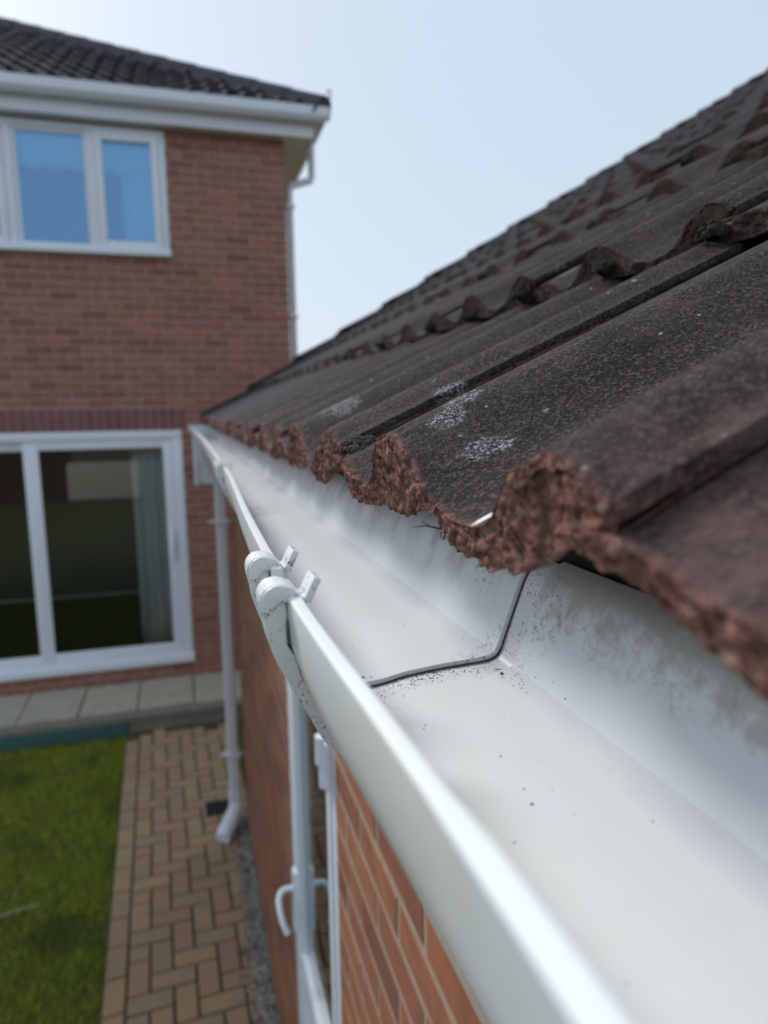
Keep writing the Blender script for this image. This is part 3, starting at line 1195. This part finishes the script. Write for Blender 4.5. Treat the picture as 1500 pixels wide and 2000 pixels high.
def grit(x, y, r):
    if .272 < y < .2915:
        zf = floor_pt(x, y) - .0024
    else:
        zf = floor_pt(x, y)
    n = len(gv)
    gv.extend([(x + a * r * random.uniform(.6, 1.3), y + b * r * random.uniform(.6, 1.3), zf + r * .4 + c * r * .7) for a, b, c in ico])
    gf.extend([tuple(q + n for q in t) for t in icf])


for i in range(26):
    grit(random.uniform(.072, .142), random.choice((random.uniform(.06, .30), random.uniform(.15, .29), random.uniform(.29, .5))), random.choice((.00015, .0002, .00025, .0003, .00038)))
for i in range(170):
    grit(random.triangular(.075, .141, .09), .2895 - abs(random.gauss(0, .005)), random.choice((.00012, .0002, .0003)))
for i in range(60):
    yy = random.gauss(.262, .012)
    grit(random.uniform(.128, .1475), yy, random.choice((.00015, .0002, .0003)))
for (x, y, r) in ((.0735, .297, .0009), (.131, .2685, .0008), (.142, .245, .0006), (.139, .252, .0004), (.096, .175, .0005)):
    grit(x, y, r)
MB().add(gv, gf).build('grit', M['rubber'], kind='stuff')

tw = MB()
tw.tube([(.100, .262, -.0485), (.094, .265, -.0472), (.0895, .269, -.0482)], .0004, 5, rads=[.0005, .0004, .0002])
tw.tube([(.096, .264, -.0475), (.0935, .268, -.0462)], .0003, 5, rads=[.0003, .0002])
tag(tw.build('twig', M['twig']), 'tiny dry twig poking out under the second eave tile over the gutter', 'twig')

# ================================================================== NEAR DOWNPIPE AND DRAIN
dp = thing('downpipe', (.175, 4.15, 0), 'pale square downpipe with angled shoe at the far end of the garage wall', 'downpipe')
MB().tube([(.095, 4.15, -.125), (.095, 4.15, -.24), (.120, 4.15, -.30), (.172, 4.15, -.38), (.178, 4.15, -.44), (.178, 4.15, -2.44)], .034, 16, sq=True).build('pipe', M['pipe'], dp, smooth=True)
for zz in (-.62, -2.10):
    k = MB()
    k.box(.135, .222, 4.107, 4.193, zz - .03, zz)
    k.box(.10, .252, 4.140, 4.160, zz - .022, zz - .008)
    k.build('pipe_bracket', M['pipe'], dp, bevel=.003)
MB().tube([(.178, 4.15, -2.36), (.178, 4.15, -2.47)], .040, 16, sq=True).build('collar', M['pipe'], dp, smooth=True)
MB().tube([(.190, 4.145, -2.452), (.186, 4.138, -2.462), (.180, 4.125, -2.474), (.088, 3.962, -2.549), (.084, 3.955, -2.552)], .047, 18, rads=[.030, .043, .048, .048, .046]).build('shoe', M['white'], dp, smooth=True)
dr = thing('drain_grate', (.08, 4.40, 0), 'black square drain grate in the block path beside the downpipe', 'drain')
MB().box(-.005, .165, 4.29, 4.47, -H - .02, -H + .002).build('frame', M['grate'], dr, bevel=.004)
for i in range(7):
    MB().box(.008 + .022 * i, .020 + .022 * i, 4.305, 4.455, -H + .001, -H + .008).build('bar', M['grate'], dr, bevel=.002)
tag(MB().tube([(-1.12, 3.66, -H + .012), (-.98, 3.69, -H + .022), (-.885, 3.70, -H + .02)], .0035, 8).build('garden_cane', M['cane'], smooth=True), 'short bleached garden cane lying on the lawn', 'cane')

# ================================================================== HOUSE
HX1 = .98
ZS = 2.40                      # soffit
house = thing('brick_house', (-1.2, YH + 2, 0), 'two storey red brown brick house with a hipped tiled roof behind the lawn', 'house')
HXL = -6.0
PX0, PX1, PZ0, PZ1 = -2.75, -.039, -2.31, -.140      # patio opening
WX0, WX1, WZ0, WZ1 = -2.30, -.046, 1.355, 2.385      # upper window
hw = MB()
y0, y1 = YH + .004, YH + .12
hw.box(HXL, PX0, y0, y1, -H - .1, ZS)
hw.box(PX1, HX1 - .006, y0, y1, -H - .1, ZS)
hw.box(PX0, PX1, y0, y1, -H - .1, PZ0)
hw.box(PX0, PX1, y0, y1, PZ1, WZ0)
hw.box(PX0, WX0, y0, y1, WZ0, ZS)
hw.box(WX1, PX1, y0, y1, WZ0, ZS)
hw.box(WX0, WX1, y0, y1, WZ1, ZS)
hwall = hw.build('wall', M['mortar_h'], house)
items = []
z = ZS - .0375 - .004
course = 0
while z > ZT - .05:
    offs = .1125 if course % 2 else 0
    xx = HX1 - .1075 + offs
    while xx > -3.6:
        a, b = xx - .1075, min(xx + .1075, HX1)
        segs = [(a, b)]
        for (ox0, ox1, oz0, oz1) in ((PX0, PX1, PZ0, PZ1 + .205), (WX0, WX1, WZ0, WZ1)):
            out = []
            for (p, q) in segs:
                if oz0 - .03 < z < oz1 + .03 and q > ox0 and p < ox1:
                    if p < ox0 - .03:
                        out.append((p, ox0 - .002))
                    if q > ox1 + .03:
                        out.append((ox1 + .002, q))
                else:
                    out.append((p, q))
            segs = out
        for (p, q) in segs:
            if q - p > .03:
                # behind the garage roof or gutter?
                hid = z < (.066 + (p + .1) * .56) and p > .15
                items.append((((p + q) / 2, YH + .05 + random.uniform(-.001, .001), z + H), (round(q - p, 3), .1, .0648), (not hid) and p > -1.75))
        xx -= .225
    z -= .075
    course += 1
lay_bricks(items, hwall, M['brick_h'], 'brick', 300)
sm = brick_mesh('soldier_brick', M['soldier'], .0655, .1, .192)
xx = PX1 - .038 + .045
i = 0
while xx > PX0 - .1:
    o = link('soldier_brick', sm)
    o.location = (xx, YH + .047, H + PZ1 + .104)
    par(o, hwall)
    xx -= .0765
# other walls, floors, rooms
ow = MB()
ow.box(HX1 - .11, HX1, YH + .12, YH + 8, -H - .1, ZS)
ow.box(HXL, HX1, YH + 8, YH + 8.1, -H - .1, ZS)
ow.box(HXL, HXL + .1, YH + .12, YH + 8, -H - .1, ZS)
ow.build('side_wall', M['brick_h'], house)
rm = MB()
rm.box(HXL + .1, HX1 - .11, YH + .12, YH + 8, ZT - .06, ZT + .02)
rm.box(HXL + .1, HX1 - .11, YH + .12, YH + 8, -.05, .12)
rm.box(HXL + .1, HX1 - .11, YH + .12, YH + 8, ZS - .004, ZS + .05)
rm.box(HXL + .1, HX1 - .11, YH + 3.8, YH + 3.9, ZT, ZS - .01)
rm.build('room', M['room'], house)

# patio door
f = MB()
fy0, fy1 = YH - .012, YH + .075
f.box(PX0, PX1, fy0, fy1, PZ1 - .075, PZ1)
f.box(PX1 - .085, PX1, fy0, fy1, PZ0 + .07, PZ1 - .075)
f.box(PX0, PX0 + .085, fy0, fy1, PZ0 + .07, PZ1 - .075)
f.box(PX0 - .02, PX1 + .01, fy0 - .03, fy1, PZ0, PZ0 + .07)
pdoor = f.build('patio_door', M['frame'], house, bevel=.006)
pdoor['label'] = 'wide white framed sliding patio door under a soldier brick lintel'


def sash(x0, x1, z0, z1, ya, yb, wl_, wr, wt, wb, parent, name='sash', gm_=None):
    s = MB()
    s.box(x0, x0 + wl_, ya, yb, z0, z1)
    s.box(x1 - wr, x1, ya, yb, z0, z1)
    s.box(x0 + wl_, x1 - wr, ya, yb, z1 - wt, z1)
    s.box(x0 + wl_, x1 - wr, ya, yb, z0, z0 + wb)
    so = s.build(name, M['frame'], parent, bevel=.005)
    gy = (ya + yb) / 2
    MB().box(x0 + wl_ - .01, x1 - wr + .01, gy - .003, gy + .003, z0 + wb - .01, z1 - wt + .01).build('glass_pane', gm_ or M['glass'], parent)
    return so


sa = sash(-1.355, PX1 - .087, PZ0 + .072, PZ1 - .077, YH + .002, YH + .040, .122, .082, .075, .115, pdoor)
sash(PX0 + .087, -1.26, PZ0 + .072, PZ1 - .077, YH + .043, YH + .072, .10, .10, .08, .10, pdoor)
hd = MB()
hd.box(-.178, -.148, YH - .032, YH + .002, -1.32, -1.04)
hd.box(-.172, -.154, YH - .055, YH - .03, -1.24, -1.12)
hd.build('handle', M['frame'], pdoor, bevel=.006)

# upper window
f = MB()
f.box(WX0, WX1, YH - .015, YH + .06, WZ1 - .05, WZ1)
f.box(WX1 - .05, WX1, YH - .015, YH + .06, WZ0 + .05, WZ1 - .05)
f.box(WX0, WX0 + .05, YH - .015, YH + .06, WZ0 + .05, WZ1 - .05)
f.box(WX0 - .01, WX1 + .006, YH - .055, YH + .06, WZ0, WZ0 + .05)
f.box(-.672, -.610, YH - .013, YH + .058, WZ0 + .05, WZ1 - .05)
f.box(-1.300, -1.232, YH - .013, YH + .058, WZ0 + .05, WZ1 - .05)
uw = f.build('window', M['frame'], house, bevel=.005)
uw['label'] = 'white framed upstairs window with blue reflecting panes under the eave'
sash(-.608, WX1 - .052, WZ0 + .052, WZ1 - .052, YH - .028, YH + .035, .062, .062, .062, .062, uw, gm_=M['glass_blue'])
sash(-1.230, -.674, WZ0 + .052, WZ1 - .052, YH + .0, YH + .035, .03, .02, .03, .03, uw, gm_=M['glass_blue'])
sash(WX0 + .052, -1.302, WZ0 + .052, WZ1 - .052, YH - .028, YH + .035, .062, .062, .062, .062, uw, gm_=M['glass_blue'])


def curtain(x0, x1, z0, z1, y, amp, n, name, label, m=None, scallop=0):
    nx_ = n * 8
    vs, fs = [], []
    for i in range(nx_ + 1):
        t = i / nx_
        xx = x0 + (x1 - x0) * t
        yy = y + amp * math.sin(t * n * 2 * math.pi) + amp * .4 * math.sin(t * n * 1.3 * math.pi + 1)
        zb = z0 + scallop * abs(math.sin(t * n * math.pi * .5))
        for q in range(5):
            vs.append((xx, yy + .012, z1 + (zb - z1) * q / 4))
    for i in range(nx_):
        for q in range(4):
            fs.append((i * 5 + q, i * 5 + q + 1, (i + 1) * 5 + q + 1, (i + 1) * 5 + q))
    o_ = MB().add(vs, fs).build(name, m or M['curtain'], smooth=True)
    md = o_.modifiers.new('thick', 'SOLIDIFY')
    md.thickness = .002
    return tag(o_, label, 'curtain')


curtain(-1.75, -.11, 2.03, 2.36, YH + .075, .010, 20, 'curtain', 'white net valance across the top of the upstairs window', scallop=.02)
curtain(-.415, -.09, 1.38, 2.20, YH + .095, .014, 5, 'curtain', 'long white curtain at the right of the upstairs window')
curtain(-.50, -.13, PZ0 + .1, PZ1 - .03, YH + .22, .028, 5, 'curtain', 'pale grey drawn curtain inside the right side of the patio door')

# eaves of the house
EYF, EXF = 6.372, 1.219
MB().box(HXL, EXF + .008, EYF, EYF + .018, ZS, ZS + .165).build('fascia', M['white'], house, bevel=.003)
MB().box(EXF - .010, EXF + .008, EYF + .018, YH + 8, ZS, ZS + .165).build('fascia', M['white'], house, bevel=.003)
MB().box(HXL, EXF - .010, EYF + .018, YH + .004, ZS + .006, ZS + .016).build('soffit', M['white'], house)
MB().box(HX1 - .002, EXF - .010, YH + .004, YH + 8, ZS + .006, ZS + .016).build('soffit', M['white'], house)
# roof deck: front and right hip slopes
EC = (1.300, 6.322, 2.690)
tz = math.tan(R(30))
HL = 4.6
dk = MB()
ap = (EC[0] - HL, EC[1] + HL, EC[2] - .05 + HL * tz)
dk.add([(HXL - 3, EC[1] + .05, EC[2] - .075 + .05 * tz), (EC[0] - .05, EC[1] + .05, EC[2] - .075 + .05 * tz), ap, (HXL - 3, ap[1], ap[2])], [(0, 1, 2, 3)])
dk.add([(EC[0] - .05, EC[1] + .05, EC[2] - .075 + .05 * tz), (EC[0] - .05, EC[1] + 9.2, EC[2] - .075 + .05 * tz), ap], [(0, 1, 2)])
dk.add([(EC[0] - .05, EC[1] + 9.2, EC[2] - .075), (HXL - 3, EC[1] + 9.2, EC[2] - .075), (HXL - 3, ap[1], ap[2]), ap], [(0, 1, 2, 3)])
hroof = dk.build('roof', M['tile_house'], house)
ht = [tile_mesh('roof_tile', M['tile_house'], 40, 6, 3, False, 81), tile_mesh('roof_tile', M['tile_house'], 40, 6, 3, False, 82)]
hc = tile_mesh('roof_tile', M['tile_house'], 40, 6, 3, False, 83, cut=True, L=.305)
gk = .3048
for k in range(14):
    first = True
    X0 = EC[0] - .3 * k - .02
    while X0 > -2.6:
        o = link('roof_tile', hc if first else random.choice(ht))
        o.location = (X0, EC[1] + k * gk + random.uniform(-.004, .004), H + EC[2] + k * gk * tz + random.uniform(-.002, .002))
        o.rotation_euler = (0, 0, R(90))
        par(o, hroof)
        first = False
        X0 -= .3
# hip tiles up the corner
hv = Vector((-1, 1, tz)).normalized()
side = Vector((1, 1, 0)).normalized()
upv = hv.cross(side)
if upv.z < 0:
    upv = -upv
for i in range(13):
    s0, s1 = i * .40 - .03, i * .40 + .42
    mb = MB()
    vs = []
    for s in (s0, s1):
        rr = .098 if s == s0 else .086
        for iq, a in enumerate(np.linspace(-.3, math.pi + .3, 12)):
            p = Vector(EC) + hv * s + Vector((0, 0, -.022)) + side * (math.cos(a) * rr) + upv * (math.sin(a) * rr * .72)
            if iq in (0, 11):
                p = p + upv * -.075 + side * (.03 if iq == 0 else -.03)
            vs.append(tuple(p))
    fs = [(q, q + 1, 12 + q + 1, 12 + q) for q in range(11)] + [tuple(range(12)), tuple(range(23, 11, -1))]
    mb.add(vs, fs).build('hip_tile', M['tile_house'], hroof, smooth=True)
p0 = Vector(EC) + Vector((.0, -.0, .0))
ir = MB()
cv = [p0 + side * 0 + Vector((.06, -.06, -.03))]
cv = [Vector((EC[0] + .00, EC[1] - .00, EC[2] - .02)), Vector((EC[0] + .045, EC[1] - .045, EC[2] - .01)), Vector((EC[0] + .062, EC[1] - .062, EC[2] + .03)),
      Vector((EC[0] + .06, EC[1] - .06, EC[2] + .065)), Vector((EC[0] + .045, EC[1] - .045, EC[2] + .075)), Vector((EC[0] + .035, EC[1] - .035, EC[2] + .062))]
ir.tube(smooth_line(cv, 4), .007, 8).build('hip_iron', M['iron'], hroof, smooth=True)

# house gutter round the corner
hg_ = thing('rain_gutter', (-1.0, 6.30, H + 2.55), 'white rain gutter round the eave of the two storey house', 'gutter')


def hprof(sg=1):
    return [(0, .0), (-.004, .072), (.004, .076), (.010, .070), (.016, .008), (.030, -.030), (.095, -.030), (.100, .072), (.106, .072), (.106, -.036), (.026, -.036)]


GFY, GFZ, GFX = 6.255, 2.548, 1.345
mb = MB()
pr = hprof()
n = len(pr)
ring = []
for (cx, cy, dirx) in ((HXL, None, 0), (None, None, 1), (None, YH + 8, 2)):
    for (o_, zq) in pr:
        if dirx == 0:
            ring.append((HXL, GFY + o_, GFZ + zq))
        elif dirx == 1:
            ring.append((GFX - o_, GFY + o_, GFZ + zq))
        else:
            ring.append((GFX - o_, YH + 8, GFZ + zq))
fs = []
for i in range(2):
    for k in range(n):
        fs.append((i * n + k, i * n + (k + 1) % n, (i + 1) * n + (k + 1) % n, (i + 1) * n + k))
mb.add(ring, fs).build('gutter_length', M['white'], hg_)
for xq in (-2.4, -1.45, -.55, .25, .95):
    k = MB()
    k.prism([(GFY + a_ + (-.005 if i_ < 2 else .0), GFZ + b_ - (.005 if i_ in (4, 5, 6, 7, 8, 9, 10) else -.004)) for i_, (a_, b_) in enumerate(pr[:2] + pr[7:])], 'x', xq - .012, xq + .012)
    k.build('gutter_bracket', M['white'], hg_)
hp = thing('downpipe', (1.06, 6.75, 0), 'white downpipe with a swan neck at the far corner of the two storey house', 'downpipe')
MB().tube([(1.27, 6.75, 2.53), (1.27, 6.75, 2.20), (1.255, 6.75, 2.165), (1.075, 6.75, 2.105), (1.053, 6.75, 2.07), (1.053, 6.75, -2.4)], .033, 12).build('pipe', M['white'], hp, smooth=True)
for zz in (1.9, .9):
    MB().box(.982, 1.095, 6.705, 6.795, zz, zz + .03).build('pipe_bracket', M['white'], hp, bevel=.003)

# ================================================================== GARDEN END (mirrored in the patio glass)
fen = thing('added_fence', (-3.0, -10, 0), 'dark brown board fence added out of view to be mirrored in the patio glass', 'fence')  # unseen fence added to give the patio glass a dark reflection
M['board'] = m_plain('stained fence board', (.075, .045, .03), .85, .35, 12, .3)
M['render_wall'] = m_plain('buff garden wall', (.50, .46, .38), .9, .1, 5)
for i in range(40):
    xq = -9 + .15 * i
    if -3.6 < xq < -1.55:
        continue
    MB().box(xq, xq + .142, -10.02, -10.0, -H, -H + 1.62 + random.uniform(-.01, .01)).build('fence_board', M['board'], fen)
tag(MB().box(-3.6, -1.5, -10.1, -9.95, -H, -H + 1.16).build('garden_wall', M['render_wall'], bevel=.01), 'low buff wall at the garden end, mirrored in the patio glass', 'wall')
MB().tube([(-3.2, YH + .75, -1.78), (.1, YH + .75, -1.79)], .009, 8).build('pale_bar', M['curtain'], house, smooth=True)  # bar put in to draw the pale line across the patio glass
